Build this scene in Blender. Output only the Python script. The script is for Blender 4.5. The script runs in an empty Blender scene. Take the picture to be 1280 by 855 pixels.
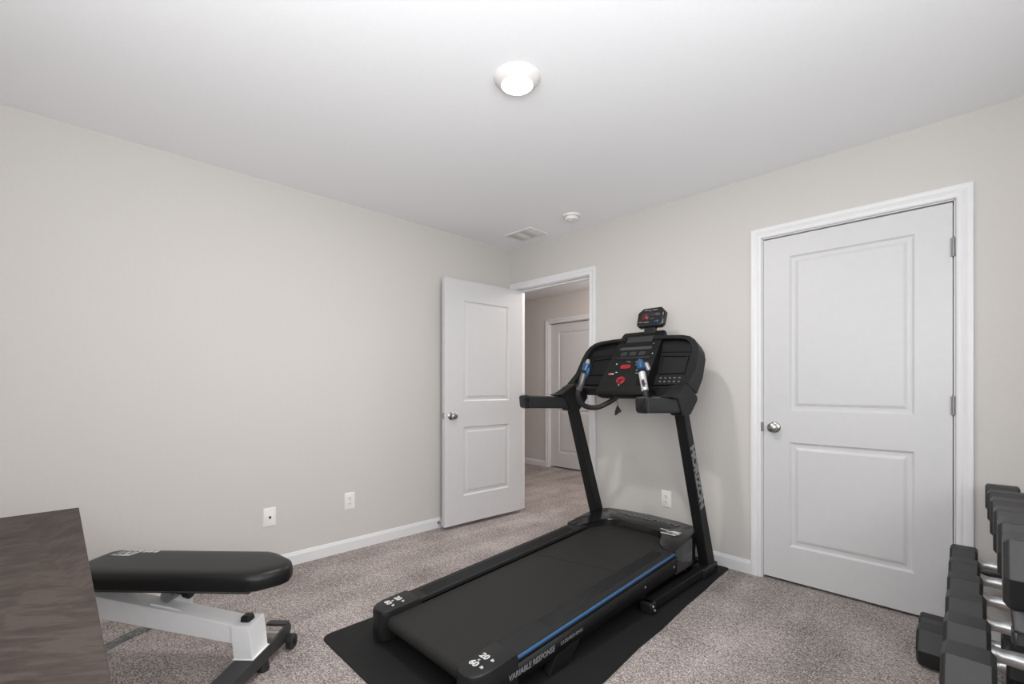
import bpy, bmesh, math, random
from mathutils import Vector, Matrix, Euler
random.seed(7)
SC = bpy.context.scene
COL = SC.collection
R = math.radians

# ------------------------------------------------------------------ materials
def nt(name):
    m = bpy.data.materials.new(name); m.use_nodes = True
    t = m.node_tree; b = t.nodes['Principled BSDF']
    return m, t, b
def N(t, typ, **kw):
    n = t.nodes.new(typ)
    for k, v in kw.items(): setattr(n, k, v)
    return n
def noise(t, scale, detail=3, rough=.55, vec=None, stretch=None):
    n = N(t, 'ShaderNodeTexNoise'); n.inputs['Scale'].default_value = scale
    n.inputs['Detail'].default_value = detail; n.inputs['Roughness'].default_value = rough
    tc = N(t, 'ShaderNodeTexCoord')
    if stretch:
        mp = N(t, 'ShaderNodeMapping'); mp.inputs['Scale'].default_value = stretch
        t.links.new(tc.outputs['Object'], mp.inputs['Vector']); t.links.new(mp.outputs['Vector'], n.inputs['Vector'])
    else:
        t.links.new(tc.outputs['Object'], n.inputs['Vector'])
    return n
def ramp(t, fac, stops):
    r = N(t, 'ShaderNodeValToRGB')
    e = r.color_ramp.elements
    e[0].position = stops[0][0]; e[0].color = (*stops[0][1], 1)
    e[1].position = stops[-1][0]; e[1].color = (*stops[-1][1], 1)
    for p, c in stops[1:-1]:
        x = e.new(p); x.color = (*c, 1)
    t.links.new(fac, r.inputs['Fac']); return r
def bump(t, b, height, strength, dist):
    n = N(t, 'ShaderNodeBump'); n.inputs['Strength'].default_value = strength; n.inputs['Distance'].default_value = dist
    t.links.new(height, n.inputs['Height']); t.links.new(n.outputs['Normal'], b.inputs['Normal'])
def pmat(name, c, rough=.5, metal=0, var=.06, scale=30, bmp=0, bdist=.001, spec=.5):
    m, t, b = nt(name)
    n = noise(t, scale)
    lo = tuple(max(0, x * (1 - var)) for x in c); hi = tuple(min(1, x * (1 + var)) for x in c)
    r = ramp(t, n.outputs['Fac'], [(.3, lo), (.7, hi)])
    t.links.new(r.outputs['Color'], b.inputs['Base Color'])
    b.inputs['Roughness'].default_value = rough; b.inputs['Metallic'].default_value = metal
    b.inputs['Specular IOR Level'].default_value = spec
    if bmp: bump(t, b, n.outputs['Fac'], bmp, bdist)
    return m
M = {}
M['wall'] = pmat('wall_paint', (.60, .577, .551), .85, var=.012, scale=60, bmp=.05, spec=.2)
M['ceil'] = pmat('ceiling_paint', (.92, .924, .94), .9, var=.01, scale=70, bmp=.05, spec=.2)
M['hallwall'] = pmat('hall_paint', (.64, .602, .58), .85, var=.012, scale=60, spec=.2)
M['trim'] = pmat('white_trim_paint', (.755, .753, .76), .38, var=.01, scale=20)
M['door'] = pmat('white_door_paint', (.62, .617, .622), .42, var=.012, scale=25)
M['plate'] = pmat('outlet_plastic', (.80, .79, .77), .4, var=.01)
M['slot'] = pmat('dark_slot', (.05, .05, .05), .6)
M['nickel'] = pmat('satin_nickel', (.40, .385, .37), .36, 1, var=.04)
M['hinge'] = pmat('brushed_hinge', (.30, .295, .29), .5, .7, var=.04)
M['chrome'] = pmat('knurled_chrome', (.60, .60, .60), .36, .9, var=.10, scale=260, bmp=.12, bdist=.0006)
M['rubber'] = pmat('hex_rubber', (.016, .016, .0163), .5, var=.15, scale=180, bmp=.10, bdist=.0005)
M['black_plastic'] = pmat('black_plastic', (.010, .010, .0105), .42, var=.12, scale=140, bmp=.06, bdist=.0004, spec=.4)
M['gloss_black'] = pmat('gloss_black_plastic', (.012, .012, .0125), .16, var=.1, scale=20)
M['charcoal'] = pmat('charcoal_metal', (.0095, .0095, .0098), .52, var=.1, scale=120, spec=.25)
M['arm_grey'] = pmat('dark_grey_grip', (.018, .018, .0195), .55, var=.1, scale=160, bmp=.08, bdist=.0005, spec=.35)
M['belt'] = pmat('treadmill_belt', (.022, .0215, .0205), .6, var=.12, scale=300, bmp=.12, bdist=.0005, spec=.22)
M['rail'] = pmat('ribbed_side_rail', (.015, .015, .0155), .6, var=.2, scale=220, bmp=.15, bdist=.0006, spec=.3)
M['console'] = pmat('console_face', (.0085, .0085, .0085), .52, var=.08, scale=90, spec=.22)
M['tray'] = pmat('console_tray', (.004, .004, .004), .55, var=.1, scale=90, spec=.3)
M['screen'] = pmat('unlit_screen', (.030, .030, .030), .3, var=.05, scale=8)
M['blue'] = pmat('blue_accent', (.028, .105, .24), .35, var=.06, scale=20)
M['bluem'] = pmat('blue_dial', (.014, .062, .150), .25, var=.12, scale=60)
M['red'] = pmat('red_button', (.26, .012, .018), .35, var=.1, scale=40)
M['maroon'] = pmat('maroon_print', (.10, .022, .022), .35, var=.15, scale=60)
M['print_w'] = pmat('white_print', (.62, .62, .62), .5, var=.03)
M['print_g'] = pmat('grey_print', (.23, .23, .235), .5, var=.06)
M['print_d'] = pmat('dim_print', (.085, .085, .088), .5, var=.06)
M['print_m'] = pmat('soft_grey_print', (.11, .11, .112), .5, var=.06)
M['dark_metal'] = pmat('dark_metal', (.13, .13, .135), .4, .6, var=.05)
M['silver'] = pmat('silver_plastic', (.62, .62, .63), .32, .55, var=.06)
M['mat'] = pmat('rubber_mat', (.013, .013, .0132), .65, var=.25, scale=240, bmp=.15, bdist=.0006, spec=.2)
M['vinyl'] = pmat('black_vinyl', (.010, .0097, .0098), .38, var=.15, scale=160, bmp=.08, bdist=.0005, spec=.28)
M['white_metal'] = pmat('white_powder_coat', (.87, .87, .875), .4, var=.015, scale=60)
M['grey_metal'] = pmat('grey_bracket', (.32, .32, .34), .4, .5, var=.06)
M['foot'] = pmat('black_powder_coat', (.030, .030, .031), .5, var=.1, scale=120)
M['tan'] = pmat('brushed_tube', (.48, .45, .41), .35, .8, var=.1)
M['fixture'] = pmat('fixture_trim', (.74, .70, .69), .5, var=.01)

def carpet_mat():
    m, t, b = nt('cut_pile_carpet')
    f = noise(t, 135, 3, .8)                 # tufts
    f2 = noise(t, 46, 3, .6)
    pile = noise(t, 3.2, 3, .55)              # pile brushed in patches
    lane = noise(t, 1.0, 2, .5, stretch=(4.6, .75, 1))      # vacuum lanes in the pile
    pm = N(t, 'ShaderNodeMath', operation='MULTIPLY_ADD'); pm.inputs[1].default_value = .95
    t.links.new(lane.outputs['Fac'], pm.inputs[0]); t.links.new(pile.outputs['Fac'], pm.inputs[2])
    pm2 = N(t, 'ShaderNodeMath', operation='MULTIPLY'); pm2.inputs[1].default_value = .52
    t.links.new(pm.outputs[0], pm2.inputs[0])
    s1 = N(t, 'ShaderNodeMath', operation='MULTIPLY_ADD'); s1.inputs[1].default_value = .26
    t.links.new(f2.outputs['Fac'], s1.inputs[0]); t.links.new(f.outputs['Fac'], s1.inputs[2])
    s2 = N(t, 'ShaderNodeMath', operation='MULTIPLY_ADD'); s2.inputs[1].default_value = .30
    t.links.new(pm2.outputs[0], s2.inputs[0]); t.links.new(s1.outputs[0], s2.inputs[2])
    r = ramp(t, s2.outputs[0], [(.60, (.058, .048, .044)), (.695, (.185, .159, .149)), (.795, (.345, .307, .292)), (.91, (.69, .61, .585))])
    t.links.new(r.outputs['Color'], b.inputs['Base Color'])
    b.inputs['Roughness'].default_value = .95; b.inputs['Specular IOR Level'].default_value = .1
    bump(t, b, s1.outputs[0], .6, .006)
    return m
M['carpet'] = carpet_mat()

def wood_mat():
    m, t, b = nt('weathered_brown_wood')
    tc = N(t, 'ShaderNodeTexCoord')
    def grain(rot, seed):
        mp = N(t, 'ShaderNodeMapping'); mp.inputs['Rotation'].default_value = (0, 0, rot); mp.inputs['Location'].default_value = (seed, seed, 0)
        t.links.new(tc.outputs['Object'], mp.inputs['Vector'])
        out = None
        for sc, st, w, dt in ((7, (4.5, 1.2, 4), 1.0, 6), (34, (5, .8, 4), .45, 5), (5, (1, 1, 1), .40, 3)):
            m2 = N(t, 'ShaderNodeMapping'); m2.inputs['Scale'].default_value = st; t.links.new(mp.outputs['Vector'], m2.inputs['Vector'])
            n = N(t, 'ShaderNodeTexNoise'); n.inputs['Scale'].default_value = sc; n.inputs['Detail'].default_value = dt; n.inputs['Roughness'].default_value = .68; n.inputs['Distortion'].default_value = .6
            t.links.new(m2.outputs['Vector'], n.inputs['Vector'])
            a = N(t, 'ShaderNodeMath', operation='MULTIPLY_ADD'); a.inputs[1].default_value = w
            t.links.new(n.outputs['Fac'], a.inputs[0])
            if out is None: a.inputs[2].default_value = 0
            else: t.links.new(out, a.inputs[2])
            out = a.outputs[0]
        return out
    g1, g2, g3 = grain(0, 0), grain(R(-62), 3.1), grain(R(38), 7.7)
    sx = N(t, 'ShaderNodeSeparateXYZ'); t.links.new(tc.outputs['Object'], sx.inputs[0])
    def above(k, c):        # 1 where y > k*x + c: the boards meet along slanted joints
        a = N(t, 'ShaderNodeMath', operation='MULTIPLY_ADD'); a.inputs[1].default_value = -k; t.links.new(sx.outputs['X'], a.inputs[0]); t.links.new(sx.outputs['Y'], a.inputs[2])
        q = N(t, 'ShaderNodeMapRange'); q.inputs['From Min'].default_value = c-.006; q.inputs['From Max'].default_value = c+.006; t.links.new(a.outputs[0], q.inputs['Value']); return q.outputs[0]
    m1 = above(.1375, .2563); m2_ = above(-.094, .2003)
    mx = N(t, 'ShaderNodeMix'); t.links.new(m2_, mx.inputs[0]); t.links.new(g1, mx.inputs[2]); t.links.new(g3, mx.inputs[3])
    mx2 = N(t, 'ShaderNodeMix'); t.links.new(m1, mx2.inputs[0]); t.links.new(mx.outputs[0], mx2.inputs[2]); t.links.new(g2, mx2.inputs[3])
    r = ramp(t, mx2.outputs[0], [(.70, (.027, .0200, .0165)), (.93, (.053, .0400, .0340)), (1.0, (.067, .053, .046))])
    r.color_ramp.elements[0].position = .66
    t.links.new(r.outputs['Color'], b.inputs['Base Color'])
    b.inputs['Roughness'].default_value = .65; b.inputs['Specular IOR Level'].default_value = .22
    bump(t, b, mx2.outputs[0], .10, .002)
    return m
M['wood'] = wood_mat()
def emit_mat(name, c, s):
    m, t, b = nt(name)
    b.inputs['Base Color'].default_value = (.9, .9, .9, 1)
    n = noise(t, 4); r = ramp(t, n.outputs['Fac'], [(0, c), (1, c)])
    t.links.new(r.outputs['Color'], b.inputs['Emission Color']); b.inputs['Emission Strength'].default_value = s
    return m
M['lens'] = emit_mat('lit_lens', (1, .95, .90), 5)
def strap_mat():
    m, t, b = nt('mottled_strap')
    n = noise(t, 70, 4, .7)
    r = ramp(t, n.outputs['Fac'], [(.40, (.09, .095, .092)), (.56, (.17, .175, .168)), (.70, (.42, .41, .40))])
    t.links.new(r.outputs['Color'], b.inputs['Base Color']); b.inputs['Roughness'].default_value = .9
    return m
M['strap'] = strap_mat()

# ------------------------------------------------------------------ geometry
class G:
    def __init__(s): s.bm = bmesh.new()
    def add(s, vs, fs, M4=None):
        v = [s.bm.verts.new(M4 @ Vector(p) if M4 else Vector(p)) for p in vs]
        for f in fs:
            try: s.bm.faces.new([v[i] for i in f])
            except ValueError: pass
        return s
    def box(s, lo, hi, M4=None):
        x0, y0, z0 = lo; x1, y1, z1 = hi
        return s.add([(x0,y0,z0),(x1,y0,z0),(x1,y1,z0),(x0,y1,z0),(x0,y0,z1),(x1,y0,z1),(x1,y1,z1),(x0,y1,z1)],
              [(0,3,2,1),(4,5,6,7),(0,1,5,4),(1,2,6,5),(2,3,7,6),(3,0,4,7)], M4)
    def hexa(s, low, high):      # eight corners: bottom quad, top quad
        return s.add(list(low) + list(high), [(3,2,1,0),(4,5,6,7),(0,1,5,4),(1,2,6,5),(2,3,7,6),(3,0,4,7)])
    def loft(s, rings, cap=True):
        n = len(rings[0]); vs = [p for r in rings for p in r]; fs = []
        for k in range(len(rings) - 1):
            for i in range(n):
                j = (i + 1) % n
                fs.append((k*n+i, k*n+j, (k+1)*n+j, (k+1)*n+i))
        if cap:
            fs.append(tuple(range(n))[::-1]); fs.append(tuple((len(rings)-1)*n + i for i in range(n)))
        return s.add(vs, fs)
    def prism(s, poly, f0, f1):  # poly of 2-D points, f0/f1 map (a,b)->xyz for both ends
        return s.loft([[f0(a, b) for a, b in poly], [f1(a, b) for a, b in poly]])
    def ring(s, outer, inner, f0, f1):
        n = len(outer)
        vs = [f0(*p) for p in outer] + [f0(*p) for p in inner] + [f1(*p) for p in outer] + [f1(*p) for p in inner]
        fs = []
        for i in range(n):
            j = (i + 1) % n
            fs += [(i, j, n+j, n+i), (2*n+i, 3*n+i, 3*n+j, 2*n+j), (i, 2*n+i, 2*n+j, j), (n+i, n+j, 3*n+j, 3*n+i)]
        return s.add(vs, fs)
    def tube(s, pts, rad, n=14, sq=None):
        pts = [Vector(p) for p in pts]
        rads = rad if isinstance(rad, (list, tuple)) else [rad] * len(pts)
        rings = []; ref = None
        for k, p in enumerate(pts):
            d = (pts[min(k+1, len(pts)-1)] - pts[max(k-1, 0)]).normalized()
            if ref is None:
                ref = Vector((0,0,1)) if abs(d.z) < .9 else Vector((1,0,0))
            a = d.cross(ref).normalized(); b = a.cross(d).normalized(); ref = b
            rings.append([p + (a*math.cos(t) + b*math.sin(t)) * rads[k] for t in [2*math.pi*i/n for i in range(n)]])
        return s.loft(rings)
    def lathe(s, prof, M4, n=32):
        rings = [[M4 @ Vector((r*math.cos(2*math.pi*i/n), r*math.sin(2*math.pi*i/n), z)) for i in range(n)] for r, z in prof]
        return s.loft(rings)
    def build(s, name, mat, parent=None, bevel=0, seg=2, smooth=True, label=None, sub=0):
        bmesh.ops.remove_doubles(s.bm, verts=s.bm.verts, dist=1e-6)
        bmesh.ops.recalc_face_normals(s.bm, faces=s.bm.faces)
        if parent is not None and not isinstance(parent, Vector):
            off = world_loc(parent)
            bmesh.ops.translate(s.bm, verts=s.bm.verts, vec=-off)
        me = bpy.data.meshes.new(name); s.bm.to_mesh(me); s.bm.free()
        o = bpy.data.objects.new(name, me); COL.objects.link(o)
        me.materials.append(M[mat] if isinstance(mat, str) else mat)
        if parent is not None: o.parent = parent
        if bevel:
            b = o.modifiers.new('bevel', 'BEVEL'); b.width = bevel; b.segments = seg; b.limit_method = 'ANGLE'; b.angle_limit = R(32)
            b.harden_normals = True
        if smooth:
            for p in me.polygons: p.use_smooth = True
            e = me.attributes.get('sharp_edge') or me.attributes.new('sharp_edge', 'BOOLEAN', 'EDGE')
            bm = bmesh.new(); bm.from_mesh(me); bm.edges.ensure_lookup_table()
            vals = [(len(ed.link_faces) != 2 or ed.calc_face_angle(0) > R(34)) for ed in bm.edges]
            bm.free(); e.data.foreach_set('value', vals)
        if label: o['label'] = label
        return o
def world_loc(o):
    v = Vector((0,0,0))
    while o is not None:
        v += o.location; o = o.parent
    return v
def recenter(o, loc):
    """give a one-mesh thing its origin at its base"""
    loc = Vector(loc)
    o.data.transform(Matrix.Translation(-loc)); o.location = loc
def tag(o, label, cat, group=None):
    o['label'] = label; o['category'] = cat
    if group: o['group'] = group
    return o
def thing(name, label, cat, loc, group=None):
    o = bpy.data.objects.new(name, None); COL.objects.link(o); o.location = loc; o.empty_display_size = .1
    return tag(o, label, cat, group)
def struct(o, label=None):
    o['kind'] = 'structure'
    if label: o['label'] = label
    return o
def senmpty(name, loc, label=None):
    o = bpy.data.objects.new(name, None); COL.objects.link(o); o.location = loc
    o['kind'] = 'structure'
    if label: o['label'] = label
    return o
def text(name, s, size, org, xd, yd, mat, parent, sx=1.0, shear=0, extr=.0006, align='CENTER', bold=0):
    c = bpy.data.curves.new('lettering', 'FONT'); c.body = s; c.size = size; c.align_x = align; c.align_y = 'CENTER'
    c.shear = shear; c.extrude = extr; c.offset = bold; c.resolution_u = 3
    t = bpy.data.objects.new('lettering', c); COL.objects.link(t)
    bpy.context.view_layer.update()
    me = bpy.data.meshes.new_from_object(t.evaluated_get(bpy.context.evaluated_depsgraph_get()))
    bpy.data.objects.remove(t)
    x = Vector(xd).normalized(); y = Vector(yd); y = (y - x * y.dot(x)).normalized(); z = x.cross(y)
    m4 = Matrix(((x.x*sx, y.x, z.x, 0), (x.y*sx, y.y, z.y, 0), (x.z*sx, y.z, z.z, 0), (0,0,0,1)))
    me.transform(m4); me.transform(Matrix.Translation(Vector(org) - world_loc(parent)))
    me.materials.clear(); me.materials.append(M[mat])
    o = bpy.data.objects.new(name, me); COL.objects.link(o); o.parent = parent
    return o

# ------------------------------------------------------------------ room
H = 2.44; XR = 3.78; YN = -3.66; T = .12; HY = 1.98
DL0, DL1 = .067, .910          # opening of the hall doorway in the far wall
CL0, CL1 = 2.192, 3.039        # closet opening
HD = 2.048                     # head height of the openings
def B(name, boxes, mat, bevel=0, parent=None):
    g = G()
    for lo, hi in boxes: g.box(lo, hi)
    return g.build(name, mat, parent, bevel=bevel, smooth=bool(bevel))
struct(B('floor', [((-3.2, YN-T, -.05), (XR+T, HY+T, 0))], 'carpet'), 'beige grey cut pile carpet floor')
struct(B('ceiling', [((-3.2, YN-T, H), (XR+T, HY+T, H+.08))], 'ceil'), 'white ceiling')
struct(B('wall_left', [((-T, YN-T, 0), (0, 0, H))], 'wall'), 'long pale greige wall')
struct(B('wall_far', [((-T, 0, 0), (DL0, T, H)), ((DL0, 0, HD), (DL1, T, H)), ((DL1, 0, 0), (CL0, T, H)),
                      ((CL0, 0, HD), (CL1, T, H)), ((CL1, 0, 0), (XR+T, T, H))], 'wall'), 'pale greige wall with two doors')
WY0, WY1, WZ0, WZ1 = -2.20, -1.62, .80, 2.0
VY0, VY1 = -3.50, -2.50
struct(B('wall_right', [((XR, YN-T, 0), (XR+T, VY0, H)), ((XR, VY1, 0), (XR+T, WY0, H)), ((XR, WY1, 0), (XR+T, 0, H)), ((XR, VY0, 0), (XR+T, VY1, WZ0)), ((XR, VY0, WZ1), (XR+T, VY1, H)),
                        ((XR, WY0, 0), (XR+T, WY1, WZ0)), ((XR, WY0, WZ1), (XR+T, WY1, H))], 'wall'))
NX0, NX1, NZ0, NZ1 = 2.15, 3.55, 1.05, 2.2
struct(B('wall_near', [((0, YN-T, 0), (NX0, YN, H)), ((NX1, YN-T, 0), (XR, YN, H)), ((NX0, YN-T, 0), (NX1, YN, NZ0)),
                       ((NX0, YN-T, NZ1), (NX1, YN, H))], 'wall'))
def window(name, boxes):
    r = struct(B(name, boxes, 'trim', bevel=.003)); return r
f = .05
window('window_1', [((XR-.015, WY0-.06, WZ0-.06), (XR, WY1+.06, WZ0)), ((XR-.015, WY0-.06, WZ1), (XR, WY1+.06, WZ1+.06)),
    ((XR-.015, WY0-.06, WZ0), (XR, WY0, WZ1)), ((XR-.015, WY1, WZ0), (XR, WY1+.06, WZ1)),
    ((XR+.05, WY0, (WZ0+WZ1)/2-.02), (XR+.09, WY1, (WZ0+WZ1)/2+.02)), ((XR-.05, WY0-.08, WZ0-.02), (XR, WY1+.08, WZ0))])
window('added_window_2', [((NX0-.06, YN, NZ0-.06), (NX1+.06, YN+.015, NZ0)), ((NX0-.06, YN, NZ1), (NX1+.06, YN+.015, NZ1+.06)),  # made-up window behind the camera, added to let in fill light
    ((NX0-.06, YN, NZ0), (NX0, YN+.015, NZ1)), ((NX1, YN, NZ0), (NX1+.06, YN+.015, NZ1)),
    ((NX0, YN-.09, (NZ0+NZ1)/2-.02), (NX1, YN-.05, (NZ0+NZ1)/2+.02))])
window('added_window_3', [((XR-.015, VY0-.06, WZ0-.06), (XR, VY1+.06, WZ0)), ((XR-.015, VY0-.06, WZ1), (XR, VY1+.06, WZ1+.06)),  # made-up second right-hand window, added to light the left wall and bench
    ((XR-.015, VY0-.06, WZ0), (XR, VY0, WZ1)), ((XR-.015, VY1, WZ0), (XR, VY1+.06, WZ1)),
    ((XR+.05, VY0, (WZ0+WZ1)/2-.02), (XR+.09, VY1, (WZ0+WZ1)/2+.02)), ((XR-.05, VY0-.08, WZ0-.02), (XR, VY1+.08, WZ0))])
# hall beyond the open door
HX0, HX1 = -1.31, -.38
struct(B('wall_hall', [((-3.2, HY, 0), (HX0+.07, HY+T, H)), ((HX0+.07, HY, HD), (HX1, HY+T, H)), ((HX1, HY, 0), (XR+T, HY+T, H))], 'hallwall'), 'taupe hall wall seen through the doorway')
struct(B('wall_hall_left', [((-3.2-T, 0, 0), (-3.2, HY+T, H)), ((-3.2, 0, 0), (-T, T, H))], 'hallwall'))
struct(B('wall_hall_right', [((1.9, T, 0), (1.9+T, HY, H))], 'hallwall'))

def base_profile(h=.083, d=.013): return [(0, 0), (d, 0), (d, h-.02), (d*.72, h-.012), (d*.55, h-.004), (d*.3, h), (0, h)]
def baseboard(name, runs):
    g = G()
    for (a, b, n) in runs:      # a,b ends on the wall line, n outward normal
        a = Vector((*a, 0)); b = Vector((*b, 0)); n = Vector((*n, 0))
        g.prism(base_profile(), lambda u, v: a + n*u + Vector((0,0,v)), lambda u, v: b + n*u + Vector((0,0,v)))
    return struct(g.build(name, 'trim', smooth=False), 'white baseboard')
CW = .060
baseboard('baseboard_left', [((0, YN), (0, -.014), (1, 0))])
baseboard('baseboard_far', [((DL1+.005+CW, 0), (CL0-.005-CW, 0), (0, -1)), ((CL1+.005+CW, 0), (XR, 0), (0, -1))])
baseboard('baseboard_right', [((XR, YN), (XR, -.014), (-1, 0))])
baseboard('baseboard_near', [((.014, YN), (XR-.014, YN), (0, 1))])
baseboard('baseboard_hall', [((-3.2, HY), (HX0, HY), (0, -1)), ((HX1+.07, HY), (1.9, HY), (0, -1))])

CASE = [(0, .008), (.006, .0115), (.016, .0125), (.024, .010), (.030, .0125), (.038, .0165), (.050, .0178), (.058, .0165), (.060, .012)]
def casing(name, x0, x1, top, ysurf, sgn, label):
    """moulded door casing: profile swept up one side, across the mitred head, down the other (u outward from the opening)"""
    g = G()
    prof = [(0, 0)] + CASE + [(.060, 0)]
    def rings(u, d):
        y = ysurf + sgn*d
        return [(x0-u, y, 0), (x0-u, y, top+u), (x1+u, y, top+u), (x1+u, y, 0)]
    cols = [rings(u, d) for u, d in prof]
    g.loft([[c[k] for c in cols] for k in range(4)])
    return g
def jamb(g, x0, x1, top, y0, y1, t=.0, stop=None):
    th = .004
    g.box((x0-.001, y0, 0), (x0+th, y1, top)); g.box((x1-th, y0, 0), (x1+.001, y1, top)); g.box((x0, y0, top-th), (x1, y1, top+.001))
    if stop:
        s0, s1 = stop
        g.box((x0+th, s0, 0), (x0+th+.012, s1, top-th)); g.box((x1-th-.012, s0, 0), (x1-th, s1, top-th)); g.box((x0+th, s0, top-th-.012), (x1-th, s1, top-th))
c1 = casing('c', DL0-.004, DL1+.004, HD+.004, 0, -1, ''); struct(c1.build('trim_1', 'trim', smooth=False), 'white moulded casing around the open doorway')
c2 = casing('c', CL0-.004, CL1+.004, HD+.004, 0, -1, ''); struct(c2.build('trim_2', 'trim', smooth=False), 'white moulded casing around the closed door')
c3 = casing('c', HX0+.066, HX1+.004, HD+.004, HY, -1, ''); struct(c3.build('trim_3', 'trim', smooth=False), 'casing around the hall door')
g = G(); jamb(g, DL0, DL1, HD, 0, T, stop=(.040, .075)); struct(g.build('trim_4', 'trim', smooth=False), 'white jamb of the open doorway')
g = G(); jamb(g, CL0, CL1, HD, 0, T, stop=(.045, .08)); g.box((CL0, T-.006, 0), (CL1, T, HD)); struct(g.build('trim_5', 'trim', smooth=False))
g = G(); jamb(g, HX0+.07, HX1, HD, HY, HY+T, stop=(HY+.075, HY+.1)); g.box((HX0+.07, HY+T-.006, 0), (HX1, HY+T, HD)); struct(g.build('trim_6', 'trim', smooth=False))

def leaf(name, w, z0, z1, panels, M4, parent, t=.035, mat='door', rings=None):
    """door leaf in local x (0..w), y (0 front .. t back), z; moulded panels on both faces"""
    g = G()
    rg = rings or [(0, 0), (.010, .0085), (.017, .0095), (.029, .0090), (.043, .0030), (.047, .0025)]
    xs = sorted({0, w} | {p[0] for p in panels} | {p[1] for p in panels})
    zs = sorted({z0, z1} | {p[2] for p in panels} | {p[3] for p in panels})
    for side in (0, 1):
        yy = (lambda d: d) if side == 0 else (lambda d: t - d)
        for i in range(len(xs)-1):
            for k in range(len(zs)-1):
                a, b, c, d = xs[i], xs[i+1], zs[k], zs[k+1]
                if any(abs(a-p[0]) < 1e-6 and abs(c-p[2]) < 1e-6 for p in panels):
                    loops = []
                    for (ins, dep) in rg:
                        loops.append([(a+ins, yy(dep), c+ins), (b-ins, yy(dep), c+ins), (b-ins, yy(dep), d-ins), (a+ins, yy(dep), d-ins)])
                    g.loft([[M4 @ Vector(p) for p in l] for l in loops], cap=False)
                    g.add(loops[-1], [(0,1,2,3)], M4)
                else:
                    g.add([(a, yy(0), c), (b, yy(0), c), (b, yy(0), d), (a, yy(0), d)], [(0,1,2,3)], M4)
    for (a, b) in ((0, 0), (w, w)):
        for k in range(len(zs)-1):
            g.add([(a, 0, zs[k]), (a, t, zs[k]), (a, t, zs[k+1]), (a, 0, zs[k+1])], [(0,1,2,3)], M4)
    for z in (z0, z1):
        for i in range(len(xs)-1):
            g.add([(xs[i], 0, z), (xs[i+1], 0, z), (xs[i+1], t, z), (xs[i], t, z)], [(0,1,2,3)], M4)
    return g.build(name, mat, parent, smooth=False)
KNOB = [(0, 0), (.0325, 0), (.0325, .004), (.026, .009), (.0125, .012), (.0115, .026), (.020, .032), (.0262, .040), (.0275, .048), (.0255, .056), (.018, .061), (.008, .063), (0, .0632)]
def knob(parent, pos, nrm, label=None):
    q = Vector(nrm).to_track_quat('Z', 'Y').to_matrix().to_4x4()
    g = G(); g.lathe([(max(r, .0003), z) for r, z in KNOB], Matrix.Translation(pos) @ q, 28)
    return g.build('door_knob', 'nickel', parent, label='satin nickel round knob')
def hinge(parent, x, z, y, face):
    g = G(); g.tube([(x, y, z-.045), (x, y, z+.045)], .0065, 12)
    for dz in (-.016, .016): g.tube([(x, y, z+dz-.001), (x, y, z+dz+.001)], .0072, 12)
    g.tube([(x, y, z+.045), (x, y, z+.050)], [.005, .003], 12)
    g.box((x-.012, y+.003, z-.044), (x+.012, y+.006, z+.044))
    return g.build('hinge', 'hinge', parent)
# closet door
d2 = senmpty('door_2', (CL0, 0, 0), 'closed white two-panel door with round nickel knob and side hinges')
wl = CL1 - CL0 - .015
leaf('door_leaf', wl, .016, 2.036, [(.138, .694, .218, .828), (.138, .694, 1.012, 1.918)], Matrix.Translation((CL0+.006, .004, 0)), d2)
knob(d2, (2.258, .004, .912), (0, -1, 0))
g = G(); g.box((CL0-.007, -.0095, .885), (CL0+.007, .003, .940)); g.build('strike_plate', 'nickel', d2, bevel=.0015)
for z in (1.82, 1.063, .23): hinge(d2, CL1-.006, z, -.0075, 0)
# open door: leaf stands nearly parallel to the left wall
ang = math.atan2(.016, -.838)
HPX, HPY = .1625, -.004
fr = Matrix.Translation((HPX, HPY, 0)) @ Matrix(((-.035/.8517, .999, 0, 0), (-.999, -.035/.8517, 0, 0), (0, 0, 1, 0), (0, 0, 0, 1))) @ Matrix.Scale(-1, 4, (0, 1, 0)) @ Matrix.Identity(4)
# local x runs from the hinge to the free edge, local y from the room face back towards the left wall
d1 = senmpty('door_1', (.13, -.02, 0), 'open white two-panel door standing against the left wall')
LW = .852
lf = leaf('door_leaf', LW, .030, 2.028, [(.165, .665, .255, .822), (.165, .665, 1.033, 1.862)], fr, d1)
def onleaf(a, b, z): return fr @ Vector((a, b, z))
nrm = (fr.to_3x3() @ Vector((0, -1, 0))).normalized()
knob(d1, onleaf(LW-.062, 0, .918), nrm); knob(d1, onleaf(LW-.062, .035, .918), -nrm)
g = G(); g.box((LW-.0005, .006, .895), (LW+.0015, .029, .945), fr); g.box((LW, .011, .912), (LW+.012, .024, .930), fr)
g.build('latch', 'nickel', d1, bevel=.001)
for z in (1.82, 1.05, .25):
    g = G(); g.tube([onleaf(-.006, .041, z-.045), onleaf(-.006, .041, z+.045)], .006, 12); g.build('hinge', 'nickel', d1)
# hall door
d3 = senmpty('door_3', (HX0, HY, 0), 'white panelled hall door seen through the open doorway')
leaf('door_leaf', HX1-HX0-.082, .02, 2.036, [(.145, HX1-HX0-.082-.145, .22, .83), (.145, HX1-HX0-.082-.145, 1.01, 1.92)], Matrix.Translation((HX0+.076, HY+.034, 0)), d3)

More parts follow.
